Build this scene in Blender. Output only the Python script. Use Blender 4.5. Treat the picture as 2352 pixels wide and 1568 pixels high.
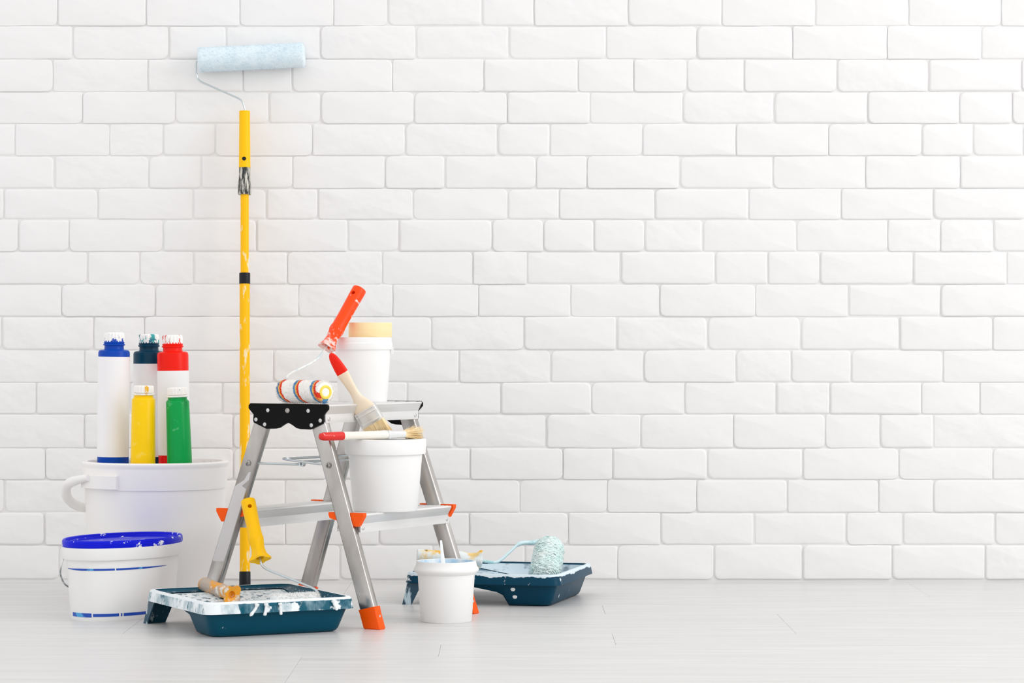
import bpy, math, random
from mathutils import Vector, Matrix, noise

# ------------------------------------------------------------------ camera, world, light, exposure
scene = bpy.context.scene
for o in list(bpy.data.objects):
    bpy.data.objects.remove(o, do_unlink=True)
C = scene.collection

CAM_H, CAM_D, FPX = 0.555, 6.4, 6360.0          # lens height, distance to the wall, focal length in pixels of 2352
cam_data = bpy.data.cameras.new('camera')
cam_data.sensor_width = 36.0
cam_data.lens = FPX / 2352.0 * 36.0
cam_data.clip_end = 60
cam = bpy.data.objects.new('camera', cam_data)
cam.location = (0, -CAM_D, CAM_H)
cam.rotation_euler = (math.pi / 2, 0, 0)
C.objects.link(cam)
scene.camera = cam

world = bpy.data.worlds.new('world')
world.use_nodes = True
bg = world.node_tree.nodes['Background']
bg.inputs[0].default_value = (1.0, 0.995, 0.995, 1)
bg.inputs[1].default_value = 1.05
scene.world = world


def area(name, loc, target, size, power, col=(1, 1, 1)):
    d = bpy.data.lights.new(name, 'AREA')
    d.shape = 'RECTANGLE'
    d.size, d.size_y = size
    d.energy = power
    d.color = col
    o = bpy.data.objects.new(name, d)
    o.location = loc
    o.rotation_euler = (Vector(target) - Vector(loc)).to_track_quat('-Z', 'Y').to_euler()
    C.objects.link(o)
    return o


# tall window in the side wall to the right, out of the picture: lights the right edges and the wall's right side
area('window_right_offscreen', (4.8, -3.0, 2.9), (0.1, -0.2, 0.7), (2.6, 3.0), 105, (1, 0.995, 0.99))

vs = scene.view_settings
vs.view_transform = 'Standard'
vs.look = 'None'
vs.exposure = 0.0
vs.gamma = 1.0
vs.use_curve_mapping = False

rnd = random.Random(7)
PI = math.pi


# ------------------------------------------------------------------ helpers
def lin(h):
    h = h.lstrip('#')
    out = []
    for i in (0, 2, 4):
        c = int(h[i:i + 2], 16) / 255
        out.append(c / 12.92 if c <= 0.04045 else ((c + 0.055) / 1.055) ** 2.4)
    return tuple(out) + (1,)


def at(px, py, Y):
    """real point at depth Y that the photograph shows at pixel px, py"""
    s = FPX / (CAM_D + Y)
    return Vector(((px - 1176) / s, Y, CAM_H - (py - 784) / s))


def mat(name, col, rough=0.5, metal=0.0, splats=(), bump=None, vary=None, spec=0.5, coat=0.0, sheen=0.0,
        trans=0.0, obj_random=0.0):
    m = bpy.data.materials.new(name)
    m.use_nodes = True
    nt = m.node_tree
    b = nt.nodes['Principled BSDF']
    b.inputs['Roughness'].default_value = rough
    b.inputs['Metallic'].default_value = metal
    b.inputs['Specular IOR Level'].default_value = spec
    b.inputs['Coat Weight'].default_value = coat
    b.inputs['Sheen Weight'].default_value = sheen
    c = lin(col) if isinstance(col, str) else col
    b.inputs['Base Color'].default_value = c
    tc = nt.nodes.new('ShaderNodeTexCoord')

    def coords(stretch, loc=(0, 0, 0)):
        mp = nt.nodes.new('ShaderNodeMapping')
        mp.inputs['Scale'].default_value = stretch
        mp.inputs['Location'].default_value = loc
        nt.links.new(tc.outputs['Object'], mp.inputs[0])
        return mp.outputs[0]

    cur = None

    def mix(fac, other, blend='MIX'):
        nonlocal cur
        mx = nt.nodes.new('ShaderNodeMix')
        mx.data_type = 'RGBA'
        mx.blend_type = blend
        if cur is None:
            mx.inputs[6].default_value = c
        else:
            nt.links.new(cur, mx.inputs[6])
        mx.inputs[7].default_value = other
        nt.links.new(fac, mx.inputs[0])
        cur = mx.outputs[2]

    if vary:                                    # (other colour, scale, stretch, amount)
        oc, sc, st, am = vary
        n = nt.nodes.new('ShaderNodeTexNoise')
        n.inputs['Scale'].default_value = sc
        n.inputs['Detail'].default_value = 5
        nt.links.new(coords(st), n.inputs['Vector'])
        r = nt.nodes.new('ShaderNodeMapRange')
        r.inputs[1].default_value = 0.35
        r.inputs[2].default_value = 0.7
        r.inputs[4].default_value = am
        nt.links.new(n.outputs[0], r.inputs[0])
        mix(r.outputs[0], lin(oc))
    for sp in splats:                           # (colour, scale, threshold, softness, stretch[, gradient axis, from, to, gain])
        col2, sc, th, soft, st = sp[:5]
        n = nt.nodes.new('ShaderNodeTexNoise')
        n.inputs['Scale'].default_value = sc
        n.inputs['Detail'].default_value = 4
        n.inputs['Roughness'].default_value = 0.6
        nt.links.new(coords(st, (th * 3.1, sc * .013, 0.37)), n.inputs['Vector'])
        val = n.outputs[0]
        if len(sp) > 5:
            ax, f0, f1, gain = sp[5:]
            sep = nt.nodes.new('ShaderNodeSeparateXYZ')
            nt.links.new(tc.outputs['Object'], sep.inputs[0])
            g = nt.nodes.new('ShaderNodeMapRange')
            g.inputs[1].default_value = f0
            g.inputs[2].default_value = f1
            g.inputs[3].default_value = 0
            g.inputs[4].default_value = gain
            nt.links.new(sep.outputs['XYZ'.index(ax)], g.inputs[0])
            ad = nt.nodes.new('ShaderNodeMath')
            ad.operation = 'ADD'
            nt.links.new(val, ad.inputs[0])
            nt.links.new(g.outputs[0], ad.inputs[1])
            val = ad.outputs[0]
        r = nt.nodes.new('ShaderNodeMapRange')
        r.inputs[1].default_value = th - soft
        r.inputs[2].default_value = th + soft
        nt.links.new(val, r.inputs[0])
        mix(r.outputs[0], lin(col2))
    if obj_random:
        oi = nt.nodes.new('ShaderNodeObjectInfo')
        r = nt.nodes.new('ShaderNodeMapRange')
        r.inputs[3].default_value = 0
        r.inputs[4].default_value = obj_random
        nt.links.new(oi.outputs['Random'], r.inputs[0])
        mix(r.outputs[0], (0, 0, 0, 1))
    if cur is not None:
        nt.links.new(cur, b.inputs['Base Color'])
    if bump:                                    # (scale, strength, distance[, stretch])
        n = nt.nodes.new('ShaderNodeTexNoise')
        n.inputs['Scale'].default_value = bump[0]
        n.inputs['Detail'].default_value = 4
        nt.links.new(coords(bump[3] if len(bump) > 3 else (1, 1, 1)), n.inputs['Vector'])
        bp = nt.nodes.new('ShaderNodeBump')
        bp.inputs['Strength'].default_value = bump[1]
        bp.inputs['Distance'].default_value = bump[2]
        nt.links.new(n.outputs[0], bp.inputs['Height'])
        nt.links.new(bp.outputs[0], b.inputs['Normal'])
    return m


class MB:
    """collects shapes; built as one mesh object"""
    def __init__(self):
        self.v, self.f = [], []

    def add(self, vs_, fs_):
        k = len(self.v)
        self.v += [Vector(p) for p in vs_]
        self.f += [tuple(i + k for i in f) for f in fs_]
        return self

    def box(self, lo, hi, M=None):
        x0, y0, z0 = lo
        x1, y1, z1 = hi
        p = [Vector(q) for q in ((x0, y0, z0), (x1, y0, z0), (x1, y1, z0), (x0, y1, z0),
                                 (x0, y0, z1), (x1, y0, z1), (x1, y1, z1), (x0, y1, z1))]
        if M:
            p = [M @ q for q in p]
        return self.add(p, [(3, 2, 1, 0), (4, 5, 6, 7), (0, 1, 5, 4), (1, 2, 6, 5), (2, 3, 7, 6), (3, 0, 4, 7)])

    def rings(self, rs, cap0=True, cap1=True, closed=False):
        """skin a list of equal-length closed loops"""
        n = len(rs[0])
        v = [p for r in rs for p in r]
        f = []
        m = len(rs)
        for k in range(m if closed else m - 1):
            k2 = (k + 1) % m
            for i in range(n):
                j = (i + 1) % n
                f.append((k * n + i, k * n + j, k2 * n + j, k2 * n + i))
        if not closed:
            if cap0:
                f.append(tuple(range(n))[::-1])
            if cap1:
                f.append(tuple((m - 1) * n + i for i in range(n)))
        return self.add(v, f)

    def lathe(self, prof, n=40, sx=1.0, sy=1.0, M=None, wob=None, closed=False):
        """profile of (radius, z) turned about z; sx, sy squash it to an oval"""
        rs = []
        for k, (r, z) in enumerate(prof):
            ring = []
            for i in range(n):
                a = 2 * PI * i / n
                rr = r * (wob(a, k) if wob else 1)
                p = Vector((rr * sx * math.cos(a), rr * sy * math.sin(a), z))
                ring.append(M @ p if M else p)
            rs.append(ring)
        return self.rings(rs, prof[0][0] > 1e-6 and not closed, prof[-1][0] > 1e-6 and not closed, closed)

    def tube(self, pts, r, n=10, caps=True):
        pts = [Vector(p) for p in pts]
        rr = r if isinstance(r, (list, tuple)) else [r] * len(pts)
        rs = []
        t0 = (pts[1] - pts[0]).normalized()
        ref = Vector((0, 0, 1)) if abs(t0.z) < 0.9 else Vector((1, 0, 0))
        for k, p in enumerate(pts):
            a = pts[max(k - 1, 0)]
            b = pts[min(k + 1, len(pts) - 1)]
            t = (b - a).normalized()
            u = (ref - t * ref.dot(t)).normalized()
            w = t.cross(u)
            ref = u
            rs.append([p + (u * math.cos(2 * PI * i / n) + w * math.sin(2 * PI * i / n)) * rr[k] for i in range(n)])
        return self.rings(rs, caps, caps)

    def prism(self, poly, a0, a1, axis='y', M=None):
        """polygon extruded between a0 and a1 along an axis"""
        def put(p, a):
            q = {'x': (a, p[0], p[1]), 'y': (p[0], a, p[1]), 'z': (p[0], p[1], a)}[axis]
            q = Vector(q)
            return M @ q if M else q
        return self.rings([[put(p, a0) for p in poly], [put(p, a1) for p in poly]])

    def loft(self, origin, d, w, stations, n=20, expo=2.0, caps=True):
        """cross-sections along d: (distance, half width, half thickness[, shift along w])"""
        d = Vector(d).normalized()
        w = Vector(w)
        w = (w - d * w.dot(d)).normalized()
        t = d.cross(w)
        rs = []
        for st in stations:
            s, hw, ht = st[:3]
            sh = st[3] if len(st) > 3 else 0
            ring = []
            for i in range(n):
                a = 2 * PI * i / n
                ca, sa = math.cos(a), math.sin(a)
                x = math.copysign(abs(ca) ** (2 / expo), ca) * hw + sh
                y = math.copysign(abs(sa) ** (2 / expo), sa) * ht
                ring.append(Vector(origin) + d * s + w * x + t * y)
            rs.append(ring)
        return self.rings(rs, caps, caps)

    def build(self, name, material, parent=None, space='local', M=None, smooth=35, kind=None, label=None):
        v = self.v
        me = bpy.data.meshes.new(name)
        if space == 'world' and parent is not None:
            inv = parent.matrix_basis.inverted()
            v = [inv @ p for p in v]
        if M is not None:                       # mesh kept in its own axes, placed by M
            Mi = M.inverted()
            v = [Mi @ p for p in v]
        me.from_pydata([tuple(p) for p in v], [], self.f)
        me.validate()
        me.update()
        import bmesh
        b = bmesh.new()
        b.from_mesh(me)
        bmesh.ops.recalc_face_normals(b, faces=b.faces)
        b.to_mesh(me)
        b.free()
        if smooth:
            me.polygons.foreach_set('use_smooth', [True] * len(me.polygons))
            me.set_sharp_from_angle(angle=math.radians(smooth))
        me.materials.append(material)
        o = bpy.data.objects.new(name, me)
        C.objects.link(o)
        if parent is not None:
            o.parent = parent
        if M is not None:
            o.matrix_basis = M
        if kind:
            o['kind'] = kind
        if label:
            o['label'] = label
        return o


def cut(o, cutter):
    """sink a real recess into a part"""
    import bmesh
    for me in (o.data,):
        b = bmesh.new()
        b.from_mesh(me)
        bmesh.ops.remove_doubles(b, verts=b.verts, dist=1e-7)
        bmesh.ops.dissolve_degenerate(b, edges=b.edges, dist=1e-8)
        bmesh.ops.recalc_face_normals(b, faces=b.faces)
        b.to_mesh(me)
        b.free()
    c = cutter.build('recess_cutter', o.data.materials[0], None, smooth=0)
    c.matrix_basis = Matrix()
    mw = o.matrix_basis.copy()
    par = o.parent
    o.parent = None
    o.matrix_basis = Matrix()
    md = o.modifiers.new('recess', 'BOOLEAN')
    md.operation = 'DIFFERENCE'
    md.solver = 'EXACT'
    md.object = c
    bpy.context.view_layer.update()
    new = bpy.data.meshes.new_from_object(o.evaluated_get(bpy.context.evaluated_depsgraph_get()))
    o.modifiers.clear()
    o.data = new
    new.polygons.foreach_set('use_smooth', [True] * len(new.polygons))
    new.set_sharp_from_angle(angle=math.radians(40))
    o.parent = par
    o.matrix_basis = mw
    bpy.data.objects.remove(c, do_unlink=True)


def thing(name, label, cat, loc=(0, 0, 0), rot=(0, 0, 0), group=None):
    o = bpy.data.objects.new(name, None)
    o.empty_display_size = 0.05
    C.objects.link(o)
    o.matrix_basis = Matrix.Translation(Vector(loc)) @ __import__('mathutils').Euler(rot).to_matrix().to_4x4()
    o['label'] = label
    o['category'] = cat
    if group:
        o['group'] = group
    return o


def smooth_path(pts, k=6):
    """Catmull-Rom through the points"""
    pts = [Vector(p) for p in pts]
    P = [pts[0] * 2 - pts[1]] + pts + [pts[-1] * 2 - pts[-2]]
    out = []
    for i in range(1, len(P) - 2):
        for j in range(k):
            t = j / k
            a, b, c, d = P[i - 1], P[i], P[i + 1], P[i + 2]
            out.append(0.5 * ((2 * b) + (c - a) * t + (2 * a - 5 * b + 4 * c - d) * t * t + (3 * b - a - 3 * c + d) * t ** 3))
    out.append(pts[-1])
    return out


def axes(origin, d, w):
    """matrix whose x runs along d, y along w"""
    d = Vector(d).normalized()
    w = Vector(w)
    w = (w - d * w.dot(d)).normalized()
    t = d.cross(w)
    M = Matrix((d, w, t)).transposed().to_4x4()
    M.translation = Vector(origin)
    return M


# ------------------------------------------------------------------ materials
WHITE = '#f4f4f3'


def brick_material(name='painted_brick', layers=((8, 0.009, 0.55, 'FBM'), (38, 0.0018, 0.35, 'FBM'), (10, 0.008, 0.6, 'RIDGED_MULTIFRACTAL')), lo=1.35):
    m = bpy.data.materials.new(name)
    m.use_nodes = True
    nt = m.node_tree
    b = nt.nodes['Principled BSDF']
    b.inputs['Roughness'].default_value = 0.6
    b.inputs['Specular IOR Level'].default_value = 0.3
    b.inputs['Base Color'].default_value = (0.848, 0.843, 0.842, 1)
    g = nt.nodes.new('ShaderNodeNewGeometry')
    prev = None
    for sc, dist, st, typ in layers:
        mp = nt.nodes.new('ShaderNodeMapping')
        mp.inputs['Rotation'].default_value = (0, -0.9, 0)
        mp.inputs['Scale'].default_value = (1, 1, 1.25)
        nt.links.new(g.outputs['Position'], mp.inputs[0])
        n = nt.nodes.new('ShaderNodeTexNoise')
        n.noise_type = typ
        n.inputs['Scale'].default_value = sc
        n.inputs['Detail'].default_value = 3
        nt.links.new(mp.outputs[0], n.inputs['Vector'])
        out = n.outputs[0]
        if typ == 'RIDGED_MULTIFRACTAL':        # sparse gouges and paint runs
            r = nt.nodes.new('ShaderNodeMapRange')
            r.inputs[1].default_value = lo
            r.inputs[2].default_value = lo + 0.4
            nt.links.new(out, r.inputs[0])
            out = r.outputs[0]
        bp = nt.nodes.new('ShaderNodeBump')
        bp.inputs['Strength'].default_value = st
        bp.inputs['Distance'].default_value = dist
        nt.links.new(out, bp.inputs['Height'])
        if prev:
            nt.links.new(prev, bp.inputs['Normal'])
        prev = bp.outputs[0]
    nt.links.new(prev, b.inputs['Normal'])
    return m


def plank_material():
    m = bpy.data.materials.new('whitewashed_plank')
    m.use_nodes = True
    nt = m.node_tree
    b = nt.nodes['Principled BSDF']
    b.inputs['Specular IOR Level'].default_value = 0.4
    g = nt.nodes.new('ShaderNodeNewGeometry')
    oi = nt.nodes.new('ShaderNodeObjectInfo')
    off = nt.nodes.new('ShaderNodeVectorMath')
    off.operation = 'ADD'
    sc = nt.nodes.new('ShaderNodeMath')
    sc.operation = 'MULTIPLY'
    sc.inputs[1].default_value = 17
    nt.links.new(oi.outputs['Random'], sc.inputs[0])
    nt.links.new(g.outputs['Position'], off.inputs[0])
    nt.links.new(sc.outputs[0], off.inputs[1])
    mp = nt.nodes.new('ShaderNodeMapping')
    mp.inputs['Scale'].default_value = (2.2, 34, 1)
    nt.links.new(off.outputs[0], mp.inputs[0])
    n = nt.nodes.new('ShaderNodeTexNoise')
    n.inputs['Scale'].default_value = 1.6
    n.inputs['Detail'].default_value = 6
    n.inputs['Distortion'].default_value = 0.5
    nt.links.new(mp.outputs[0], n.inputs['Vector'])
    cr = nt.nodes.new('ShaderNodeValToRGB')
    e = cr.color_ramp.elements
    e[0].position, e[0].color = 0.3, (0.61, 0.602, 0.592, 1)
    e[1].position, e[1].color = 0.66, (0.735, 0.728, 0.718, 1)
    nt.links.new(n.outputs[0], cr.inputs[0])
    mx = nt.nodes.new('ShaderNodeMix')
    mx.data_type = 'RGBA'
    mx.inputs[7].default_value = (0.66, 0.653, 0.643, 1)
    r = nt.nodes.new('ShaderNodeMapRange')
    r.inputs[4].default_value = 0.35
    nt.links.new(oi.outputs['Random'], r.inputs[0])
    nt.links.new(r.outputs[0], mx.inputs[0])
    nt.links.new(cr.outputs[0], mx.inputs[6])
    nt.links.new(mx.outputs[2], b.inputs['Base Color'])
    rr = nt.nodes.new('ShaderNodeMapRange')
    rr.inputs[3].default_value = 0.26
    rr.inputs[4].default_value = 0.40
    nt.links.new(n.outputs[0], rr.inputs[0])
    nt.links.new(rr.outputs[0], b.inputs['Roughness'])
    bp = nt.nodes.new('ShaderNodeBump')
    bp.inputs['Strength'].default_value = 0.12
    bp.inputs['Distance'].default_value = 0.001
    nt.links.new(n.outputs[0], bp.inputs['Height'])
    nt.links.new(bp.outputs[0], b.inputs['Normal'])
    return m


def stripe_material():
    """white pile with blue, yellow and red bands wound around the sleeve (x is the sleeve's axis)"""
    m = bpy.data.materials.new('striped_pile')
    m.use_nodes = True
    nt = m.node_tree
    b = nt.nodes['Principled BSDF']
    b.inputs['Roughness'].default_value = 0.85
    tc = nt.nodes.new('ShaderNodeTexCoord')
    sep = nt.nodes.new('ShaderNodeSeparateXYZ')
    nt.links.new(tc.outputs['Object'], sep.inputs[0])
    ang = nt.nodes.new('ShaderNodeMath')
    ang.operation = 'ARCTAN2'
    nt.links.new(sep.outputs[2], ang.inputs[0])
    nt.links.new(sep.outputs[1], ang.inputs[1])
    a1 = nt.nodes.new('ShaderNodeMath')
    a1.operation = 'MULTIPLY_ADD'
    a1.inputs[1].default_value = -0.062 / (2 * PI)
    nt.links.new(ang.outputs[0], a1.inputs[0])
    nt.links.new(sep.outputs[0], a1.inputs[2])
    nz = nt.nodes.new('ShaderNodeTexNoise')
    nz.inputs['Scale'].default_value = 220
    nt.links.new(tc.outputs['Object'], nz.inputs['Vector'])
    a2 = nt.nodes.new('ShaderNodeMath')
    a2.operation = 'MULTIPLY_ADD'
    a2.inputs[1].default_value = 0.006
    nt.links.new(nz.outputs[0], a2.inputs[0])
    nt.links.new(a1.outputs[0], a2.inputs[2])
    dv = nt.nodes.new('ShaderNodeMath')
    dv.operation = 'DIVIDE'
    dv.inputs[1].default_value = 0.062
    nt.links.new(a2.outputs[0], dv.inputs[0])
    fr = nt.nodes.new('ShaderNodeMath')
    fr.operation = 'FRACT'
    nt.links.new(dv.outputs[0], fr.inputs[0])
    cr = nt.nodes.new('ShaderNodeValToRGB')
    cr.color_ramp.interpolation = 'CONSTANT'
    e = cr.color_ramp.elements
    e[0].position, e[0].color = 0.0, lin('#f3f0ec')
    e[1].position, e[1].color = 0.62, lin('#5b93bd')
    for p, c in ((0.74, '#f0b35a'), (0.82, '#e2381c'), (0.93, '#f3f0ec')):
        q = e.new(p)
        q.color = lin(c)
    nt.links.new(fr.outputs[0], cr.inputs[0])
    nt.links.new(cr.outputs[0], b.inputs['Base Color'])
    return m


M_BRICK = brick_material()
M_BRICKR = brick_material('rough_painted_brick', ((9, 0.012, 0.6, 'FBM'), (36, 0.002, 0.35, 'FBM'), (9, 0.011, 0.75, 'RIDGED_MULTIFRACTAL')), 1.2)
M_MORTAR = mat('painted_mortar', (0.80, 0.79, 0.785, 1), 0.7, bump=(60, 0.3, 0.002))
M_PLANK = plank_material()
M_YEL = mat('yellow_plastic', '#ffc400', 0.36, spec=.2)
M_YELWORN = mat('yellow_pole_paint', '#ffc000', 0.34, spec=.2, splats=(('#f8e3b4', 60, 0.61, 0.03, (1, 1, .35)),))
M_YELCAKE = mat('yellow_plastic_caked', '#f0a012', 0.45,
                splats=(('#b9aa9c', 26, 0.50, 0.05, (1, 1, 1)), ('#e6ddd3', 60, 0.60, 0.03, (1, 1, 1))))
M_YELPALE = mat('yellow_plastic_washed_with_paint', '#f1cf85', 0.5,
                splats=(('#eaf0f0', 30, 0.47, 0.05, (1, 1, 1)), ('#f0b733', 24, 0.64, 0.03, (1, 1, 1))))
M_BLACK = mat('black_plastic', '#10151b', 0.4, spec=.25)
M_BLACKP = mat('black_plate', '#030406', 0.4, spec=.12)
M_COLLAR = mat('black_grip_with_paint', '#1f2226', 0.5, splats=(('#cfcbc0', 170, 0.50, 0.06, (1, 1, .18)),))
M_WIRE = mat('steel_wire', '#c9d0d2', 0.28, metal=0.9)
M_WIREP = mat('painted_steel_wire', '#cdd8da', 0.4, metal=0.4, splats=(('#eef1ef', 60, 0.5, 0.05, (1, 1, 1)),))
M_BLUEPILE = mat('pale_blue_pile', '#d9e9f2', 0.9, sheen=0.2, vary=('#e8f3f8', 25, (1, 1, 1), 0.8), bump=(190, 0.5, 0.002))
M_ALU = mat('aluminium', '#d8d5d2', 0.28, metal=1.0, vary=('#8a847f', 9, (1, 1, .4), 0.95), bump=(400, 0.08, 0.0004, (6, 6, .2)))
M_ALUT = mat('aluminium_tread', '#ecebea', 0.45, metal=0.6, vary=('#d3d4d4', 9, (6, .4, 6), 0.7))
M_STICKER = mat('grey_sticker', '#cfcccd', 0.42)
M_SCREW = mat('screw_steel', '#b7b4b0', 0.25, metal=1.0, vary=('#6d6a66', 300, (1, 1, 1), 0.8))
M_RIVET = mat('rivet_steel', '#d6d6d4', 0.35, metal=0.8)
M_ORANGE = mat('orange_plastic', '#ff5a00', 0.44, spec=.2)
M_ORHANDLE = mat('orange_handle', '#ff4a08', 0.38, spec=.25, splats=(('#f7e4df', 70, 0.66, 0.02, (1, 1, .5)),
                                                          ('#f3cfc6', 110, 0.72, 0.06, (1, 1, 1), 'X', 0.055, -0.005, 0.30)))
M_TUB = mat('white_plastic', WHITE, 0.38)
M_TUB2 = mat('white_plastic_warm', '#f5f3f1', 0.42, bump=(40, 0.05, 0.001))
M_LIDBLUE = mat('blue_lid', '#0616d4', 0.36, spec=.15, splats=(('#eef2fb', 55, 0.635, 0.015, (.7, 1.5, 1)),))
M_BLUEPRINT = mat('blue_print', '#0b49b4', 0.4, splats=(('#4aa3dd', 18, 0.62, 0.02, (1, 1, 1)),))
M_TEAL = mat('teal_plastic', '#04465e', 0.38, spec=.25)
M_PAINT = mat('pale_blue_paint', '#d6e8f1', 0.22, bump=(22, 0.25, 0.004))
M_PAINTW = mat('wet_white_paint', '#f1f5f7', 0.25)
M_RAMP = mat('paint_on_ribbed_ramp', '#0a566f', 0.4, splats=(('#e9eef0', 75, 0.455, 0.03, (1, 1, 1)), ('#dbe6ea', 24, 0.56, 0.08, (1, 1, 1))),
             bump=(170, 0.8, 0.003))
M_RAMP2 = mat('paint_film_on_ramp', '#0d5672', 0.35, splats=(('#cfe3ee', 14, 0.47, 0.12, (1, 1.6, 1)),))
M_TAPE = mat('cream_masking_tape', '#fce2a8', 0.6, vary=('#fbe9c4', 3, (8, 8, 60), 0.5))
M_BRISTLE = mat('bristle', '#f1d5a0', 0.6, vary=('#fbebc8', 90, (1, 1, 1), 0.9))
M_WOOD = mat('pale_lacquered_wood', '#f3e3cd', 0.35, vary=('#ead4b4', 25, (1, 1, 1), 0.5))
M_RED = mat('red_lacquer', '#ee1f06', 0.32, spec=.25)
M_REDP = mat('red_lacquer_spotted', '#dc1c12', 0.28, splats=(('#f6e6e2', 90, 0.68, 0.02, (1, 1, 1)),))
M_FERRULE = mat('nickel_ferrule', '#e8e6e2', 0.26, metal=0.9)
M_FERRULEP = mat('painted_ferrule', '#e4e6e5', 0.3, metal=0.5)
M_MINT = mat('mint_wet_pile', '#f6fffd', 0.6, vary=('#dcf8f5', 30, (1, 1, 1), 0.7), spec=0.3)
M_MINTCORE = mat('mint_pile_backing', '#f6fffd', 0.8, vary=('#dcf8f5', 30, (1, 1, 1), 0.7), bump=(120, 0.8, 0.006))
M_SPLASHW = mat('painted_wire_pale_blue', '#cfe9ee', 0.35, splats=(('#a6d6dc', 30, 0.55, 0.05, (1, 1, 1)),))
M_BAIL = mat('dull_steel_bail', '#8f9498', 0.35, metal=0.9, splats=(('#e9ebe9', 30, 0.55, 0.05, (1, 1, 1), 'Z', .09, .13, .15),))


# ------------------------------------------------------------------ the setting: wall of painted bricks
ROW_Y = [-16, 60, 136, 211, 284, 358, 433, 504, 578, 653, 727, 804, 878, 951, 1029, 1101, 1177, 1251, 1331]
JOINTS = [
    [132, 337, 551, 766, 890, 1107, 1228, 1443, 1658, 1872, 2087, 2300],
    [-48, 167, 388, 519, 736, 954, 1169, 1392, 1601, 1821, 2038, 2253],
    [121, 340, 558, 672, 901, 1112, 1328, 1456, 1577, 1710, 1922, 2133, 2346],
    [-24, 190, 402, 617, 738, 951, 1166, 1355, 1568, 1778, 1994, 2204, 2325],
    [35, 252, 374, 495, 717, 930, 1143, 1263, 1476, 1691, 1903, 2117, 2235, 2350],
    [-90, 125, 342, 462, 672, 884, 1022, 1232, 1348, 1560, 1776, 1989, 2205],
    [8, 225, 443, 612, 731, 949, 1166, 1285, 1503, 1720, 1932, 2143],
    [43, 159, 374, 590, 798, 917, 1131, 1248, 1365, 1480, 1614, 1829, 2040, 2160, 2281],
    [-14, 201, 321, 445, 660, 878, 1087, 1210, 1425, 1643, 1764, 1883, 2098, 2313],
    [-72, 142, 356, 572, 686, 902, 1099, 1311, 1516, 1735, 1948, 2161],
    [3, 216, 333, 553, 770, 991, 1203, 1416, 1625, 1839, 2067, 2280],
    [-20, 194, 410, 629, 845, 1055, 1264, 1480, 1690, 1817, 1954, 2166],
    [-132, 83, 297, 512, 725, 936, 1150, 1359, 1572, 1783, 1906, 2116, 2251],
    [-20, 194, 320, 535, 750, 830, 1041, 1255, 1472, 1685, 1895, 2022, 2143],
    [-110, 105, 320, 536, 750, 865, 1081, 1293, 1407, 1624, 1844, 2065, 2280],
    [9, 225, 440, 655, 770, 980, 1194, 1395, 1600, 1809, 2018, 2144],
    [-112, 103, 315, 530, 656, 870, 1079, 1305, 1518, 1730, 1944, 2073, 2285],
    [-80, 136, 350, 565, 780, 994, 1205, 1419, 1639, 1844, 2049, 2263],
]
S0 = FPX / CAM_D


def wall_x(px):
    return (px - 1176) / S0


def wall_z(py):
    return CAM_H - (py - 784) / S0


def brick(mb, x0, x1, z0, z1, seed):
    """rounded, slightly uneven painted brick with a proud front"""
    r = random.Random(seed)
    gx, gz = 0.0006 + r.random() ** 1.5 * 0.0017, 0.0003 + r.random() * 0.0006
    x0, x1, z0, z1 = x0 + gx, x1 - gx, z0 + gz, z1 - gz
    yo = -0.0012 + r.uniform(-0.0014, 0.0014)
    tx, tz = r.uniform(-.006, .006), r.uniform(-.016, .016)
    cx, cz = (x0 + x1) / 2, (z0 + z1) / 2
    rad = [r.choice((0.003, 0.004, 0.006, 0.011)) for _ in range(4)]
    out = []
    nside = 3 if x1 - x0 > 0.16 else 2
    corners = [(x0, z0, 1, 1), (x1, z0, -1, 1), (x1, z1, -1, -1), (x0, z1, 1, -1)]
    start = [PI, 1.5 * PI, 0, 0.5 * PI]
    for k in range(4):
        X, Z, sx, sz = corners[k]
        R = rad[k]
        ox, oz = X + sx * R, Z + sz * R
        for a in (0, 0.5, 1):
            an = start[k] + a * PI / 2
            out.append((ox + R * math.cos(an), oz + R * math.sin(an)))
        X2, Z2 = corners[(k + 1) % 4][:2]
        m = nside if k % 2 == 0 else 1
        for j in range(m):
            t = (j + 1) / (m + 1)
            px, pz = X + (X2 - X) * t, Z + (Z2 - Z) * t
            if k % 2 == 0:
                pz += r.uniform(-.0008, .0008)
            else:
                px += r.uniform(-.0012, .0012)
            out.append((px, pz))

    def ring(ins, y):
        res = []
        for (px, pz) in out:
            fx = (x1 - x0 - 2 * ins) / (x1 - x0)
            fz = (z1 - z0 - 2 * ins) / (z1 - z0)
            res.append(Vector((cx + (px - cx) * fx, y + (tx * (px - cx) + tz * (pz - cz)) * (1 if y < 0.02 else 0), cz + (pz - cz) * fz)))
        return res
    b = 0.0009 + r.random() ** 1.5 * 0.0019
    rs = [ring(0, 0.035), ring(0, yo + b * 1.5), ring(b * 0.9, yo + b * 0.3), ring(b * 2.2, yo)]
    n = len(out)
    v = [p for q in rs for p in q] + [Vector((cx, yo - 0.0006, cz))]
    f = []
    for k in range(3):
        for i in range(n):
            j = (i + 1) % n
            f.append((k * n + i, k * n + j, (k + 1) * n + j, (k + 1) * n + i))
    for i in range(n):
        f.append((3 * n + i, 3 * n + (i + 1) % n, 4 * n))
    mb.add(v, f)


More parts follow.
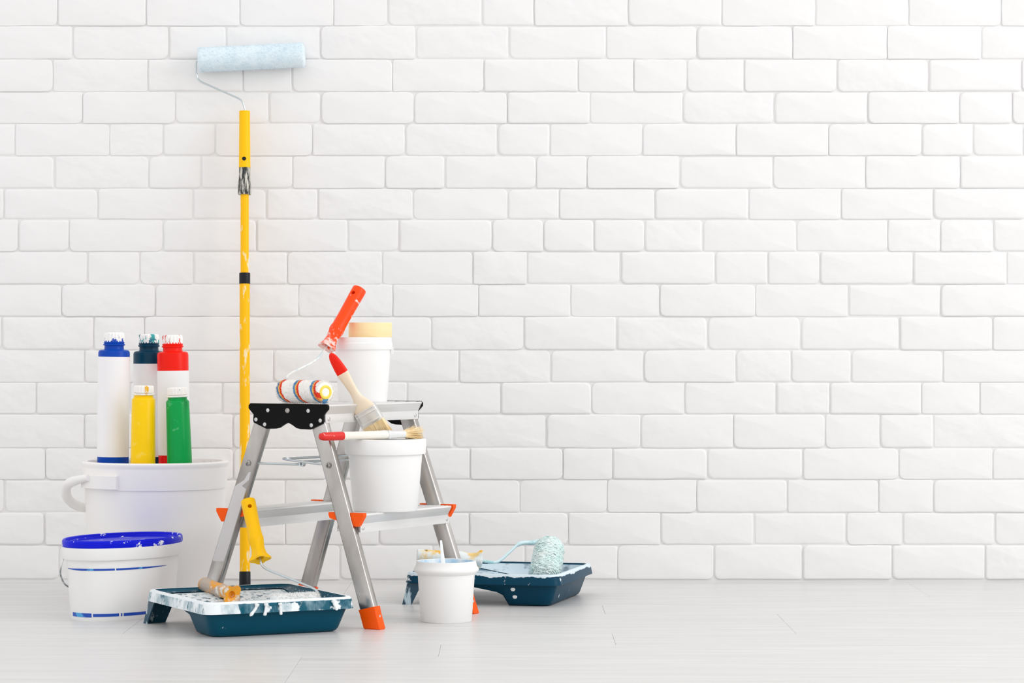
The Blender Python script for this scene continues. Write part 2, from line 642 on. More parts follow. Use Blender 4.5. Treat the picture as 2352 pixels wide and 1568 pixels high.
wall = MB().box((-2.3, 0.0024, 0), (2.3, 0.16, 2.02)).build('wall_back', M_MORTAR, smooth=0)
wall['kind'] = 'structure'
wall['label'] = 'white painted brick wall behind the painting tools'
far_bricks = MB()
seed = 0
for k, row in enumerate(JOINTS):
    z1, z0 = wall_z(ROW_Y[k]), wall_z(ROW_Y[k + 1])
    if k == len(JOINTS) - 1:
        z0 = 0.0045
    xs = [wall_x(p) for p in row]
    while xs[0] > wall_x(0) + 1e-4:
        xs.insert(0, xs[0] - 0.216)
    while xs[-1] < wall_x(2352) - 1e-4:
        xs.append(xs[-1] + 0.216)
    for a, b in zip(xs[:-1], xs[1:]):
        if b < wall_x(0) or a > wall_x(2352):
            continue
        seed += 1
        m = MB()
        brick(m, a, b, z0, z1, seed)
        rough_p = 0.6 if (a < -0.55 and z0 < 0.75) else 0.2 if a < 0 else 0.07
        m.build('brick', M_BRICKR if random.Random(seed * 7 + 1).random() < rough_p else M_BRICK, wall, smooth=60)
    x = xs[0]
    while x > -2.1:
        seed += 1
        brick(far_bricks, x - 0.216, x, z0, z1, seed)
        x -= 0.216
    x = xs[-1]
    while x < 2.1:
        seed += 1
        brick(far_bricks, x, x + 0.216, z0, z1, seed)
        x += 0.216
z = wall_z(ROW_Y[0])
k = 0
while z < 1.9:
    x = -2.2 + (k % 2) * 0.108
    while x < 2.0:
        seed += 1
        brick(far_bricks, x, x + 0.216, z, z + 0.075, seed)
        x += 0.216
    z += 0.075
    k += 1
far_bricks.build('outlying_bricks', M_BRICK, wall, smooth=60, kind='stuff')

# floor of whitewashed boards running along the wall
floor = MB().box((-2.3, -6.2, -0.03), (2.3, 0.004, -0.0022)).build('floor', M_PLANK, smooth=0)
floor['kind'] = 'structure'
floor['label'] = 'pale whitewashed wooden floor boards in front of the wall'
pr = random.Random(3)
y1 = 0.0
row = 0
while y1 > -3.0:
    y0 = y1 - 0.19
    x = -2.3 + pr.choice((0.0, 0.37, 0.61, 0.93)) - 1.0
    while x < 2.3:
        a, b = max(x, -2.3), min(x + 1.28, 2.3)
        if b - a > 0.05:
            g = 0.0002
            e = 0.0003
            m = MB()
            lo, hi = (a + g, y0 + g), (b - g, y1 - g)
            m.rings([[Vector((lo[0], lo[1], zz)), Vector((hi[0], lo[1], zz)), Vector((hi[0], hi[1], zz)), Vector((lo[0], hi[1], zz))]
                     for zz in (-0.0022, -e)] +
                    [[Vector((lo[0] + e, lo[1] + e, 0)), Vector((hi[0] - e, lo[1] + e, 0)), Vector((hi[0] - e, hi[1] - e, 0)), Vector((lo[0] + e, hi[1] - e, 0))]])
            m.build('floor_board', M_PLANK, floor, smooth=0)
        x += 1.28
    y1 = y0
    row += 1


# ------------------------------------------------------------------ builders shared by several things
def fuzz(mb, R, L, n, flen, w, rr, spread=0.5, axis_curl=0.0, x0=0.0):
    """short fibres standing on a sleeve whose axis is x"""
    for _ in range(n):
        x = x0 + rr.uniform(0, L)
        a = rr.uniform(0, 2 * PI)
        nrm = Vector((0, math.cos(a), math.sin(a)))
        tan = Vector((0, -math.sin(a), math.cos(a)))
        base = Vector((x, 0, 0)) + nrm * R * 0.985
        d = (nrm + tan * rr.uniform(-spread, spread) + Vector((rr.uniform(-spread, spread), 0, 0))).normalized()
        l = flen * rr.uniform(0.5, 1.1)
        tip = base + d * l
        side = d.cross(Vector((rr.uniform(-1, 1), rr.uniform(-1, 1), rr.uniform(-1, 1)))).normalized() * w
        mb.add([base - side, base + side, tip], [(0, 1, 2)])


def sleeve(mb, R, L, rr, bump=0.0012, n=44, nx=26, rim=0.006, inner=0.35):
    """rounded-end roller sleeve along x"""
    prof = []
    for i in range(6):
        a = PI / 2 * i / 5
        prof.append((rim - rim * math.sin(a), R - rim + rim * math.sin(a) if i else R - rim))
    xs = [(rim * (1 - math.sin(PI / 2 * i / 5)), R - rim * (1 - math.cos(PI / 2 * (1 - i / 5)))) for i in range(6)]
    st = []
    for i in range(6):
        t = PI / 2 * i / 5
        st.append((rim * (1 - math.cos(t)) if False else rim - rim * math.cos(t), R - rim + rim * math.sin(t)))
    body = [(rim + (L - 2 * rim) * i / nx, R) for i in range(1, nx)]
    end = [(L - s, r) for s, r in reversed(st)]
    prof = [(0.0, R * inner)] + st + body + end + [(L, R * inner)]
    rs = []
    for x, r in prof:
        ring = []
        for i in range(n):
            a = 2 * PI * i / n
            q = r + bump * noise.noise(Vector((x * 160, math.cos(a) * 6, math.sin(a) * 6))) * (1 if r > R * .6 else 0)
            ring.append(Vector((x, q * math.cos(a), q * math.sin(a))))
        rs.append(ring)
    mb.rings(rs)


def roller_handle(parent, M, L, r, m_body, flare=1.25, hole=True):
    """moulded roller handle along x: rounded butt at x=L, cross-shaped flared mouth at x=0"""
    mb = MB()
    n = 40
    st = [(0.012, 0.45, 0.0), (0.004, 0.55, 0.0), (0.0, 1.12 * flare, .16), (0.003, 1.15 * flare, .16), (0.012, 0.98, .13),
          (0.024, 0.86, .08), (0.036, 0.98, .03), (0.042, 1.08, .0), (0.046, 1.10, 0), (0.055, 1.0, 0), (0.075, 0.97, 0),
          (L * 0.75, 1.0, 0), (L - 0.012, 1.04, 0), (L - 0.002, 1.04, 0), (L, 0.99, 0), (L, 0.8, 0)]
    rs = []
    for x, k, star in st:
        ring = []
        for i in range(n):
            a = 2 * PI * i / n
            q = r * k * (1 + star * math.cos(4 * a))
            ring.append(Vector((x, q * math.cos(a), q * math.sin(a))))
        rs.append(ring)
    mb.rings(rs)
    o = mb.build('handle', m_body, parent, M=None, smooth=50)
    o.matrix_basis = parent.matrix_basis.inverted() @ M
    if hole:
        k = MB()                                # blind hanging hole
        k.prism([(.0042 * math.cos(2 * PI * i / 20) + L - .018, .0042 * math.sin(2 * PI * i / 20)) for i in range(20)], 0.0, r * 1.6, 'z')
        cut(o, k)
    return o


def along(p, q, up=(0, 0, 1)):
    """matrix with x from p towards q and z as near to up as can be"""
    p, q = Vector(p), Vector(q)
    d = (q - p).normalized()
    u = Vector(up)
    u = (u - d * u.dot(d)).normalized()
    w = u.cross(d)
    M = Matrix((d, w, u)).transposed().to_4x4()
    M.translation = p
    return M


def place(o, M):
    """put a part meshed in its own axes at world matrix M"""
    o.matrix_basis = o.parent.matrix_basis.inverted() @ M
    return o


# ------------------------------------------------------------------ the step ladder
LX, LY = -0.353, -0.797
L_ROT = math.radians(-29.85)
lad = thing('step_ladder', 'aluminium folding step ladder with black end plates and orange feet', 'ladder', (LX, LY, 0), (0, 0, L_ROT))
e1 = Vector((math.cos(L_ROT), math.sin(L_ROT), 0))
e2 = Vector((-math.sin(L_ROT), math.cos(L_ROT), 0))


def lpos(u, v, z):
    return Vector((LX, LY, 0)) + e1 * u + e2 * v + Vector((0, 0, z))


ZT, ZS = 0.4315, 0.220


def leg_u(z):
    return 0.2035 - 0.344 * z


def leg_v(z):
    return 0.187 - 0.035 * z


HW = 0.0172
for su in (-1, 1):
    for sv in (-1, 1):
        def sect(z, out=0.0, solid=False):
            u, v = su * leg_u(z), sv * leg_v(z)
            hw, dp, t = HW + out, 0.018 + out, 0.0025
            vo = v + sv * out
            vi = v - sv * dp
            c = 0.0030
            pts = []
            for (cu, cv, k0, k1) in ((-1, 1, (0, -1), (1, 0)), (1, 1, (-1, 0), (0, -1)), (1, -1, (0, 1), (-1, 0)), (-1, -1, (1, 0), (0, 1))):
                U, V = u + cu * hw, (vo if cv > 0 else vi)
                for kk in (k0, (k0[0] * .3 + k1[0] * .3, k0[1] * .3 + k1[1] * .3), k1):
                    pts.append((U + kk[0] * c, V + kk[1] * c * sv))
            return [Vector((a, b, z)) for a, b in pts]
        m = MB()
        m.rings([sect(0.012), sect(0.2), sect(0.424)])
        leg = m.build('leg', M_ALU, lad, smooth=50)
        # orange shoe, its top edge square to the leg
        m = MB()
        rs = []
        for z, o_ in ((0.0, 0.0005), (0.002, 0.0022), (0.030, 0.0022)):
            rs.append(sect(z, o_, True))
        top = sect(0.040, 0.002, True)
        for p in top:
            p.z += (p.x - su * leg_u(0.040)) * su * 0.24
        rs.append(top)
        m.rings(rs)
        shoe = m.build('rubber_shoe', M_ORANGE, leg, smooth=30)
        h = MB().box((-.0025, -.001, -.0025), (.0025, .001, .0025),
                     Matrix.Translation((su * (leg_u(.025) + HW + .0018), sv * (leg_v(.025) - .009), .025)) @ Matrix.Rotation(PI / 2, 4, 'Z'))
        h.build('shoe_pin', M_RIVET, leg)
        # pivot screw of the spreader
        zc = 0.3135
        MT = Matrix.Translation((su * leg_u(zc), sv * leg_v(zc), zc)) @ Matrix.Rotation(-sv * PI / 2, 4, 'X')
        m = MB().lathe([(0.0065, -0.0005), (0.0068, 0.0012), (0.0055, 0.0012), (0.0055, 0.0022), (0.0035, 0.0038), (0.0, 0.0042)], 20, M=MT)
        sc_ = m.build('screw', M_SCREW, leg, smooth=40)
        k = MB()                                # cross recess: one twelve-sided prism
        a_, b_ = .0006, .0032
        k.prism([(-a_, -b_), (a_, -b_), (a_, -a_), (b_, -a_), (b_, a_), (a_, a_), (a_, b_), (-a_, b_), (-a_, a_), (-b_, a_), (-b_, -a_), (-a_, -a_)], .0012, .0080, 'z', MT)
        cut(sc_, k)
        if su < 0 and sv < 0:                   # long grey sticker on the front left leg
            m = MB()
            P = []
            for z, k0, k1 in ((0.117, -.85, .72), (0.13, -.86, .80), (0.20, -.86, .82), (0.262, -.86, .80), (0.268, -.86, .1), (0.280, .15, .80), (0.296, .45, .75)):
                u = su * leg_u(z)
                P.append((Vector((u + k0 * HW, -leg_v(z) - .0004, z)), Vector((u + k1 * HW, -leg_v(z) - .0004, z))))
            v = [p for pq in P for p in pq]
            v += [p + Vector((0, .0005, 0)) for p in v]
            n2 = len(P) * 2
            f = []
            for i in range(len(P) - 1):
                f.append((2 * i, 2 * i + 1, 2 * i + 3, 2 * i + 2))
                f.append((n2 + 2 * i, n2 + 2 * i + 2, n2 + 2 * i + 3, n2 + 2 * i + 1))
                f.append((2 * i, 2 * i + 2, n2 + 2 * i + 2, n2 + 2 * i))
                f.append((2 * i + 1, n2 + 2 * i + 1, n2 + 2 * i + 3, 2 * i + 3))
            m.add(v, f)
            m.build('sticker', M_STICKER, leg, smooth=0, label='pale grey sticker strip')


def tread_profile(w, out=0.0):
    """(u, z) outline of the folded tread, z = 0 on top"""
    top = []
    nr = 7
    for i in range(nr):
        u0 = -w + 0.004 + (2 * w - 0.008) * i / nr
        du = (2 * w - 0.008) / nr
        top += [(u0 + du * .15, 0.0), (u0 + du * .62, 0.0), (u0 + du * .72, -0.0012), (u0 + du * .98, -0.0012)]
    o = [(-w + .009, -.036), (-w + .009, -.019), (-w + .002, -.007), (-w, -.003), (-w + .0012, 0)] + top + \
        [(w - .0012, 0), (w, -.003), (w - .002, -.007), (w - .009, -.019), (w - .009, -.036)]
    i_ = [(w - .0115, -.036), (w - .0115, -.018), (w - .006, -.0075), (w - .006, -.005), (-w + .006, -.005), (-w + .006, -.0075),
          (-w + .0115, -.018), (-w + .0115, -.036)]
    return o + i_


# platform
m = MB()
m.prism([(u, ZT + z) for u, z in tread_profile(0.0945)], -0.1715, 0.1715)
plat = m.build('platform', M_ALUT, lad, smooth=25)


def rivet(parent, loc, nrm, r=0.0042, name='rivet', material=None):
    q = Vector(nrm).to_track_quat('Z', 'Y').to_matrix().to_4x4()
    M = Matrix.Translation(Vector(loc)) @ q
    mb = MB().lathe([(r, -0.0006), (r, 0.0006), (r * .8, 0.0014), (r * .52, 0.0016), (r * .42, 0.0007), (0, 0.0006)], 16, M=M)
    return mb.build(name, material or M_RIVET, parent, smooth=40)


for su in (-1, 1):
    for sv in (-1, 1):
        rivet(plat, (su * 0.0856, sv * 0.160, ZT - .028), (su, 0, 0))

half = [(0.0, -.036), (.010, -.0405), (.020, -.0465), (.030, -.0485), (.052, -.049), (.082, -.037), (.0835, -.033), (.0825, -.021),
        (.0945, -.009), (.0945, -.003), (.0905, .001)]
plate_poly = [(-a, b) for a, b in reversed(half[1:])] + half
for sv in (-1, 1):
    m = MB()
    a0, a1 = (0.1718, 0.1768)
    m.prism([(u, ZT + z) for u, z in plate_poly], sv * a0, sv * a1)
    pl = m.build('end_plate', M_BLACKP, lad, smooth=20)
    for ru, rz in ((-.048, -.0125), (.048, -.0125), (-.0765, -.031), (.0765, -.031), (-.0555, -.0405), (.0555, -.0405)):
        rivet(pl, (ru, sv * a1, ZT + rz), (0, sv, 0), 0.0040)
    rivet(pl, (-.001, sv * a1, ZT - .0125), (0, sv, 0), 0.0052, 'bolt', M_SCREW)

# two treads with their orange end clips
TW, TC = 0.038, 0.1345
for su in (-1, 1):
    m = MB()
    prof = [(su * TC + u, ZS + z) for u, z in tread_profile(TW)]
    m.prism(prof, -0.1605, 0.1605)
    for k in (-1, 1):
        for sv in (-1, 1):
            if su > 0 and k < 0:
                continue
            ua, ub = sorted((su * TC + k * (TW - .009), su * TC + k * (TW - .0115)))
            va, vb = sorted((sv * .1605, sv * .1655))
            m.box((ua, va, ZS - .036), (ub, vb, ZS - .010))
    for sv in (-1, 1):
        va, vb = sorted((sv * .158, sv * .1605))
        m.box((su * TC - TW + .010, va, ZS - .036), (su * TC + TW - .010, vb, ZS - .004))
    tr = m.build('tread', M_ALUT, lad, smooth=25)
    for sv in (-1, 1):
        o = 0.0022
        w = TW + o
        poly = [(-w + .003, -.0095), (-w, -.0035), (-w, o), (w, o), (w, -.004), (w - .012, -.024), (w - .016, -.0245)]
        if su < 0:
            poly = [(-a, b) for a, b in poly]
        m = MB()
        m.prism([(su * TC + u, ZS + z) for u, z in poly], sv * .163, sv * .175)
        m.build('orange_clip', M_ORANGE, tr, smooth=20)
        m2 = MB()
        for k in (-1, 1):
            rivet(tr, (su * TC + k * (TW - .0088), sv * .157, ZS - .028), (k, 0, 0), 0.0036)
        if su < 0 and sv < 0:
            rivet(tr, (su * TC + (TW - .0088), sv * .157, ZS - .0215), (1, 0, 0), 0.0030)

# wire spreader: two hooked bails
zc = 0.3135
zl = leg_u(zc)
m = MB()
m.tube(smooth_path([(-zl, -.168, zc), (-zl + .06, -.160, zc - .0005), (.008, -.152, zc - .001), (.016, -.146, zc + .002), (.013, -.135, zc + .004),
                    (.012, 0, zc + .002), (.013, .135, zc + .004), (.016, .146, zc + .002), (.008, .152, zc - .001), (-zl + .06, .160, zc - .0005), (-zl, .168, zc)], 5), 0.0024, 8)
m.build('spreader_wire', M_WIRE, lad)
m = MB()
m.tube(smooth_path([(zl, -.168, zc), (zl - .05, -.163, zc + .003), (-.018, -.157, zc + .0085), (-.028, -.148, zc + .010), (-.020, -.138, zc + .0098),
                    (-.012, 0, zc + .009), (-.020, .138, zc + .0098), (-.028, .148, zc + .010), (-.018, .157, zc + .0085), (zl - .05, .163, zc + .003), (zl, .168, zc)], 5), 0.0024, 8)
m.build('spreader_wire', M_WIRE, lad)
m = MB().lathe([(0.003, -0.0045), (0.0055, -0.0045), (0.0055, 0.0045), (0.003, 0.0045)], 16, M=Matrix.Translation((.016, -.150, zc)) @ Matrix.Rotation(PI / 2, 4, 'X'), closed=True)
m.build('spreader_hook', M_WIRE, lad)


# ------------------------------------------------------------------ tubs and buckets
def plain_tub(name, label, loc, r_base, r_top, h, rim_r, rim_h, lid, matl, n=64):
    t = thing(name, label, 'bucket', loc)
    m = MB()
    prof = [(0, 0.0012), (r_base - .004, 0.0012), (r_base - .0035, 0), (r_base - .001, 0), (r_base, .002),
            (r_top, h - rim_h - 0.001), (r_top, h - .004)]
    if not lid:
        prof += [(r_top - .002, h - .003), (r_top - .0022, h - rim_h), (r_base - .002, .004), (0, .004)]
    else:
        prof += [(0, h - .004)]
    m.lathe(prof, n)
    m.build('body', matl, t, smooth=40)
    return t


# big bucket with a sunken lid: the paint bottles stand in it
BX, BY = -0.7636, -0.47
big = thing('paint_bucket', 'largest white bucket with a plastic bail, holding five paint bottles', 'bucket', (BX, BY, 0))
m = MB().lathe([(0, .002), (.138, .002), (.1395, 0), (.141, .003), (.1492, .236), (.1492, .268), (.147, .268), (.136, .006), (0, .006)], 72)
m.build('body', M_TUB2, big, smooth=40)
m = MB().lathe([(.1494, .243), (.1520, .243), (.1545, .283), (.1545, .286), (.1494, .286)], 72, closed=True)
m.build('collar', M_TUB2, big, smooth=40)
m = MB().lathe([(0, .274), (.1405, .274), (.1420, .276), (.1428, .297), (.1445, .300), (.1535, .300), (.1562, .297), (.1562, .292), (.1545, .289),
                (.1545, .286), (.149, .286), (.149, .270), (0, .270)], 72)
lid = m.build('lid', M_TUB2, big, smooth=40)
for i in range(36):
    a = 2 * PI * i / 36
    MR = Matrix.Rotation(a, 4, 'Z')
    MB().box((.1405, -.001, .275), (.1432, .001, .2965), MR).build('lid_rib', M_TUB2, lid, smooth=0)
# lug block and hanging bail on the left
la = math.radians(213)
ML = Matrix.Rotation(la, 4, 'Z')
m = MB()
rs = []
for i in range(9):
    a = la + math.radians(-22 + 44 * i / 8 + 12)
    ro, ri = .1625, .150
    ca, sa = math.cos(a), math.sin(a)
    rs.append([Vector((ri * ca, ri * sa, .244)), Vector((ro * ca, ro * sa, .246)), Vector((ro * ca, ro * sa, .273)), Vector((ri * ca, ri * sa, .275))])
m.rings(rs)
m.build('lug', M_TUB2, big, smooth=30)


def pol(r, deg, z):
    return Vector((r * math.cos(math.radians(deg)), r * math.sin(math.radians(deg)), z))


m = MB()
path = smooth_path([pol(.165, 219, .268), pol(.172, 205, .262), pol(.186, 192, .250), pol(.190, 181, .226), pol(.184, 172, .208), pol(.170, 163, .197), pol(.164, 150, .194), pol(.164, 130, .197)], 6)
m.tube(path, [0.0065 + 0.004 * min(1, i / 8) for i in range(len(path))], 14)
m.build('bail', M_TUB2, big, smooth=60, label='thick white plastic bail hanging at the side')

# oval bucket with blue lid
OX, OY, OROT = -0.788, -0.79, math.radians(61.8)
OA, OB = 0.156, 0.0975
oval = thing('oval_paint_bucket', 'white oval bucket with blue lid and blue printed lines', 'bucket', (OX, OY, 0), (0, 0, OROT))
m = MB().lathe([(0, .0015), (.83, .0015), (.845, 0), (.855, .004), (.93, .116), (.935, .140), (0, .140)], 80, OA, OB)
m.build('body', M_TUB, oval, smooth=40)
m = MB().lathe([(.935, .122), (.985, .122), (.998, .126), (1.0, .146), (.935, .146)], 80, OA, OB, closed=True)
m.build('rim', M_TUB, oval, smooth=40)
m = MB().lathe([(.94, .146), (.995, .146), (1.005, .149), (.997, .158), (.98, .1605), (.955, .1595), (.945, .153), (.90, .1525), (.885, .1555), (.86, .1555), (.85, .152), (0, .152)], 80, OA, OB)
m.build('lid', M_LIDBLUE, oval, smooth=30, label='royal blue lid spattered with white paint')


def oval_band(a0, a1, zc_, hw, taper, rscale, n=40):
    m = MB()
    P = []
    for i in range(n + 1):
        t = i / n
        a = math.radians(a0 + (a1 - a0) * t) - OROT
        k = hw * (1 if not taper else taper(t))
        r = rscale
        P.append([Vector((OA * rr * math.cos(a), OB * rr * math.sin(a), zz)) for rr, zz in
                  ((r - .02, zc_ - k), (r + .004, zc_ - k), (r + .006, zc_ + k), (r - .02, zc_ + k))])
    m.rings(P)
    return m


oval_band(215, 283, .1035, .0019, lambda t: .25 + .75 * min(1, t * 2.5), .9215).build('printed_line', M_BLUEPRINT, oval, smooth=30)
oval_band(284.5, 342, .1035, .0019, lambda t: .2 + .8 * min(1, (1 - t) * 2), .9215).build('printed_line', M_BLUEPRINT, oval, smooth=30)
for a0, a1 in ((220, 255), (257, 287), (289, 290.5), (292, 345)):
    oval_band(a0, a1, .0125, .0040 if a0 < 250 else .003, None, .859, 16).build('printed_band', M_BLUEPRINT, oval, smooth=30)
# steel bail on the left side
def oloc(X, Y, Z):
    return Vector((X, Y, Z))
m = MB()
pth = smooth_path([at(160, 1272, -.855), at(150, 1275, -.87), at(142, 1295, -.875), at(139, 1318, -.872), at(148, 1340, -.862), at(164, 1351, -.845)], 6)
m.tube(pth, 0.0017, 8)
m.build('wire_bail', M_BAIL, oval, space='world')
m = MB().lathe([(0, -.004), (.007, -.004), (.007, .006), (0, .006)], 16, M=Matrix.Translation(at(164, 1281, -.848)) @ Matrix.Rotation(PI / 2, 4, 'Y'))
m.build('bail_boss', M_TUB, oval, space='world')

# bucket on the tread, lid pressed on
SBX, SBY = -0.2515, -0.905
step_b = thing('lidded_tub', 'white lidded bucket standing on the ladder tread', 'bucket', (SBX, SBY, ZS))
HB = .1425
m = MB().lathe([(0, .0015), (.060, .0015), (.0625, 0), (.0640, .002), (.0735, HB - .030), (.0735, HB - .006), (0, HB - .006)], 72)
m.build('body', M_TUB, step_b, smooth=40)
m = MB().lathe([(.0735, HB - .030), (.0795, HB - .030), (.0805, HB - .026), (.0812, HB - .003), (.0800, HB - .0005), (.077, HB), (.074, HB - .002), (0, HB - .002), (0, HB - .004), (.0735, HB - .004)], 72)
m.build('lid', M_TUB, step_b, smooth=35)

# jar on the platform
JX, JY = -0.3065, -0.706
HJ = .132
jar = thing('lidded_jar', 'tall white plastic jar on the ladder platform under a roll of tape', 'jar', (JX, JY, ZT))
m = MB().lathe([(0, .0015), (.0475, .0015), (.049, 0), (.0500, .002), (.0570, HJ - .026), (.0570, HJ - .004), (0, HJ - .004)], 64)
m.build('body', M_TUB, jar, smooth=40)
m = MB().lathe([(.0570, HJ - .025), (.0600, HJ - .025), (.0606, HJ - .023), (.0606, HJ - .012), (.0590, HJ - .0105), (.0590, HJ - .002), (.058, HJ), (.052, HJ), (.051, HJ - .002), (0, HJ - .002), (0, HJ - .005), (.057, HJ - .005)], 64)
m.build('lid', M_TUB, jar, smooth=35)
for a in (-6,):
    MB().box((.0598, -.004, HJ - .034), (.0628, .004, HJ - .020), Matrix.Rotation(math.radians(a), 4, 'Z')).build('lid_tab', M_TUB, jar, smooth=0)

tape = MB().lathe([(.0385, 0), (.0440, 0), (.0445, .0008), (.0445, .0292), (.0440, .030), (.0385, .030)], 64, closed=True).build('masking_tape', M_TAPE, None, smooth=40)
tape.location = (-0.2915, -0.706, ZT + HJ + .0003)
tape.rotation_euler = (math.radians(0.0), math.radians(0.0), 0)
tape['label'] = 'roll of cream masking tape lying on the jar lid'
tape['category'] = 'tape'
core = MB().lathe([(.0360, 0.0004), (.0384, 0.0004), (.0384, .0296), (.0360, .0296)], 48, closed=True).build('cardboard_core', mat('cardboard', '#c9a676', 0.8), tape, smooth=40)

# open tub on the floor with paint in it
CX, CY = -0.1305, -0.903
tub = thing('open_paint_tub', 'small open white tub with pale blue paint beside the ladder', 'bucket', (CX, CY, 0))
m = MB().lathe([(0, .0015), (.0475, .0015), (.0490, 0), (.0508, .002), (.0570, .098), (.0570, .119), (.0558, .120), (.0548, .119), (.0548, .100), (.0490, .004), (0, .004)], 64)
M_TUBIN = mat('white_plastic_blue_smears', '#f3f3f2', 0.35, splats=(('#cfe2f2', 26, 0.52, 0.06, (1, 1, .5), 'Z', 0.108, 0.118, 0.0),))
m.build('body', M_TUB, tub, smooth=40)
m = MB()
rs = []
for (r_, z_) in [(.0572, .094), (.0590, .0955), (.0640, .0995), (.0648, .103), (.0640, .1065), (.0612, .109), (.0600, .114), (.0590, .120), (.0572, .120)]:
    rs.append((r_, z_))
m.lathe(rs, 64, closed=True)
m.build('rim', M_TUB, tub, smooth=50)
m = MB().lathe([(.0546, .1035), (.0546, .1192), (.0538, .1192), (.0538, .1035)], 64, closed=True)
m.build('paint_smear', M_TUBIN if False else mat('pale_blue_smear', '#f1f4f6', 0.3, splats=(('#b9d8ee', 30, 0.50, 0.08, (1, 1, .6)),)), tub, smooth=40)
m = MB().lathe([(.0540, .096), (.0540, .1045), (.03, .1048), (0, .1050)], 48)
m.build('paint', mat('pale_blue_liquid', '#cfe4f1', 0.2), tub, smooth=60)
# stir stick leaning in the tub
stick = thing('stir_stick', 'thin white stirring stick standing in the open tub', 'stick', (CX - .004, CY - .035, .103))
m = MB().loft((CX - .004, CY - .048, .1055), at(1012, 1232, CY - .01) - Vector((CX - .004, CY - .048, .1055)), (1, 0, 0),
              [(0, .0046, .0016), (.02, .0044, .0016), (.045, .0030, .0015), (.064, .0022, .0014), (.0655, .0014, .001)], 12, 4)
m.build('stick', M_PAINTW, stick, space='world')


# ------------------------------------------------------------------ paint bottles in the big bucket
def ridged_cap(parent, r, h, z, material, collar=False, n=60):
    m = MB()
    m.lathe([(r * .9, z), (r, z + .001), (r, z + h * .82), (r * .96, z + h * .93), (r * .86, z + h), (0, z + h)], n,
            wob=lambda a, k: 1 + (0.035 * (1 if math.cos(20 * a) > 0 else -1) if 0 < k < 4 else 0))
    return m.build('cap', material, parent, smooth=30)


def tall_bottle(label, X, Y, top_z, sh_z, lab_top, lab_bot, col, capcols, tilt):
    z0 = .274
    t = thing('paint_bottle', label, 'bottle', (X, Y, z0), tilt, 'paint bottles standing in the large bucket')
    H = top_z - z0
    sh = sh_z - z0
    R = .0335
    cm = mat('bottle_paint_' + col[1:], col, 0.34, spec=.18)
    m = MB().lathe([(0, .001), (R - .004, 0), (R - .001, .001), (R, .004), (R, sh - .006), (R - .0015, sh - .002), (R - .005, sh),
                    (.0215, sh + .0008), (.0205, sh + .003), (.0205, sh + .009), (.0232, sh + .010), (.0232, sh + .0125), (.0212, sh + .0135),
                    (.0222, sh + .0165), (.0205, sh + .018), (.0205, sh + .020), (0, sh + .020)], 48)
    m.build('body', cm, t, smooth=35)
    m = MB().lathe([(R - .002, lab_bot - z0), (R + .0006, lab_bot - z0), (R + .0006, lab_top - z0), (R - .002, lab_top - z0)], 48, closed=True)
    m.build('label', M_LABEL, t, smooth=40)
    cmat = mat('cap_smeared_' + col[1:], '#f6f5f2', 0.35, splats=capcols)
    ridged_cap(t, .0212, H - sh - .0165, sh + .0165, cmat)
    return t


def small_bottle(label, X, Y, top_z, sh_z, col, capcols, tilt, smear):
    z0 = .274
    t = thing('paint_bottle', label, 'bottle', (X, Y, z0), tilt, 'paint bottles standing in the large bucket')
    H, sh = top_z - z0, sh_z - z0
    R0, R1 = .0265, .0245
    cm = mat('bottle_paint_' + col[1:], col, 0.3, spec=.18, splats=smear)
    m = MB().lathe([(0, .001), (R0 - .003, 0), (R0, .003), (R1, sh - .003), (R1 - .002, sh), (.0205, sh + .0012), (.0200, sh + .004), (.0205, sh + .007), (0, sh + .007)], 48)
    m.build('body', cm, t, smooth=35)
    m = MB().lathe([(.018, sh + .0065), (.0225, sh + .0065), (.0235, sh + .0085), (.0225, sh + .0105), (.018, sh + .0105)], 40, closed=True)
    cmat = mat('small_cap_smeared_' + col[1:], '#f7f3ec', 0.35, splats=capcols)
    m.build('neck_ring', cmat, t, smooth=40)
    ridged_cap(t, .0208, H - sh - .011, sh + .011, cmat)
    return t


M_LABEL = mat('blank_white_label', '#f5f4f5', 0.42)
D2R = math.radians
tall_bottle('tall blue-shouldered paint bottle with blank white label in the large bucket', -.8535, -.48, .5745, .537, .5225, .309, '#0046b0',
            (('#1d4fb0', 75, .63, .02, (1, 1, .4)), ('#2b3350', 140, .68, .02, (1, 1, .25)), ('#0b45b5', 55, .66, .02, (1, 1, 1), 'Z', .295, .27, .25)), (0, D2R(.6), 0))
tall_bottle('tall dark teal paint bottle with blank white label, behind the red one', -.787, -.398, .571, .534, .507, .306, '#003a54',
            (('#2aa7a8', 60, .58, .03, (1, 1, .5)), ('#0b6f86', 48, .62, .02, (1, 1, 1))), (0, 0, 0))
tall_bottle('tall red-shouldered paint bottle with blank white label in the large bucket', -.7240, -.462, .569, .533, .4925, .312, '#f21a06',
            (('#e03a25', 62, .58, .02, (1, 1, .5)), ('#c22114', 90, .66, .02, (1, 1, .4))), (0, D2R(-.8), 0))
small_bottle('short yellow paint bottle with a cream white cap in the large bucket', -.7785, -.562, .4625, .4355, '#ffd000',
             (('#f4b81c', 50, .66, .02, (1, 1, .5)),), (0, D2R(.6), 0), (('#fdd95a', 40, .66, .05, (1, 1, 1)),))
small_bottle('short green paint bottle with a white cap in the large bucket', -.7005, -.556, .4585, .4310, '#00a04a',
             (('#1f7a55', 70, .69, .015, (1, 1, .4)),), (0, D2R(-2.0), 0), (('#087d3d', 22, .60, .08, (1.6, 1.6, .25)), ('#5dbb7c', 50, .70, .05, (1, 1, 1), 'Z', .13, .152, .1)))


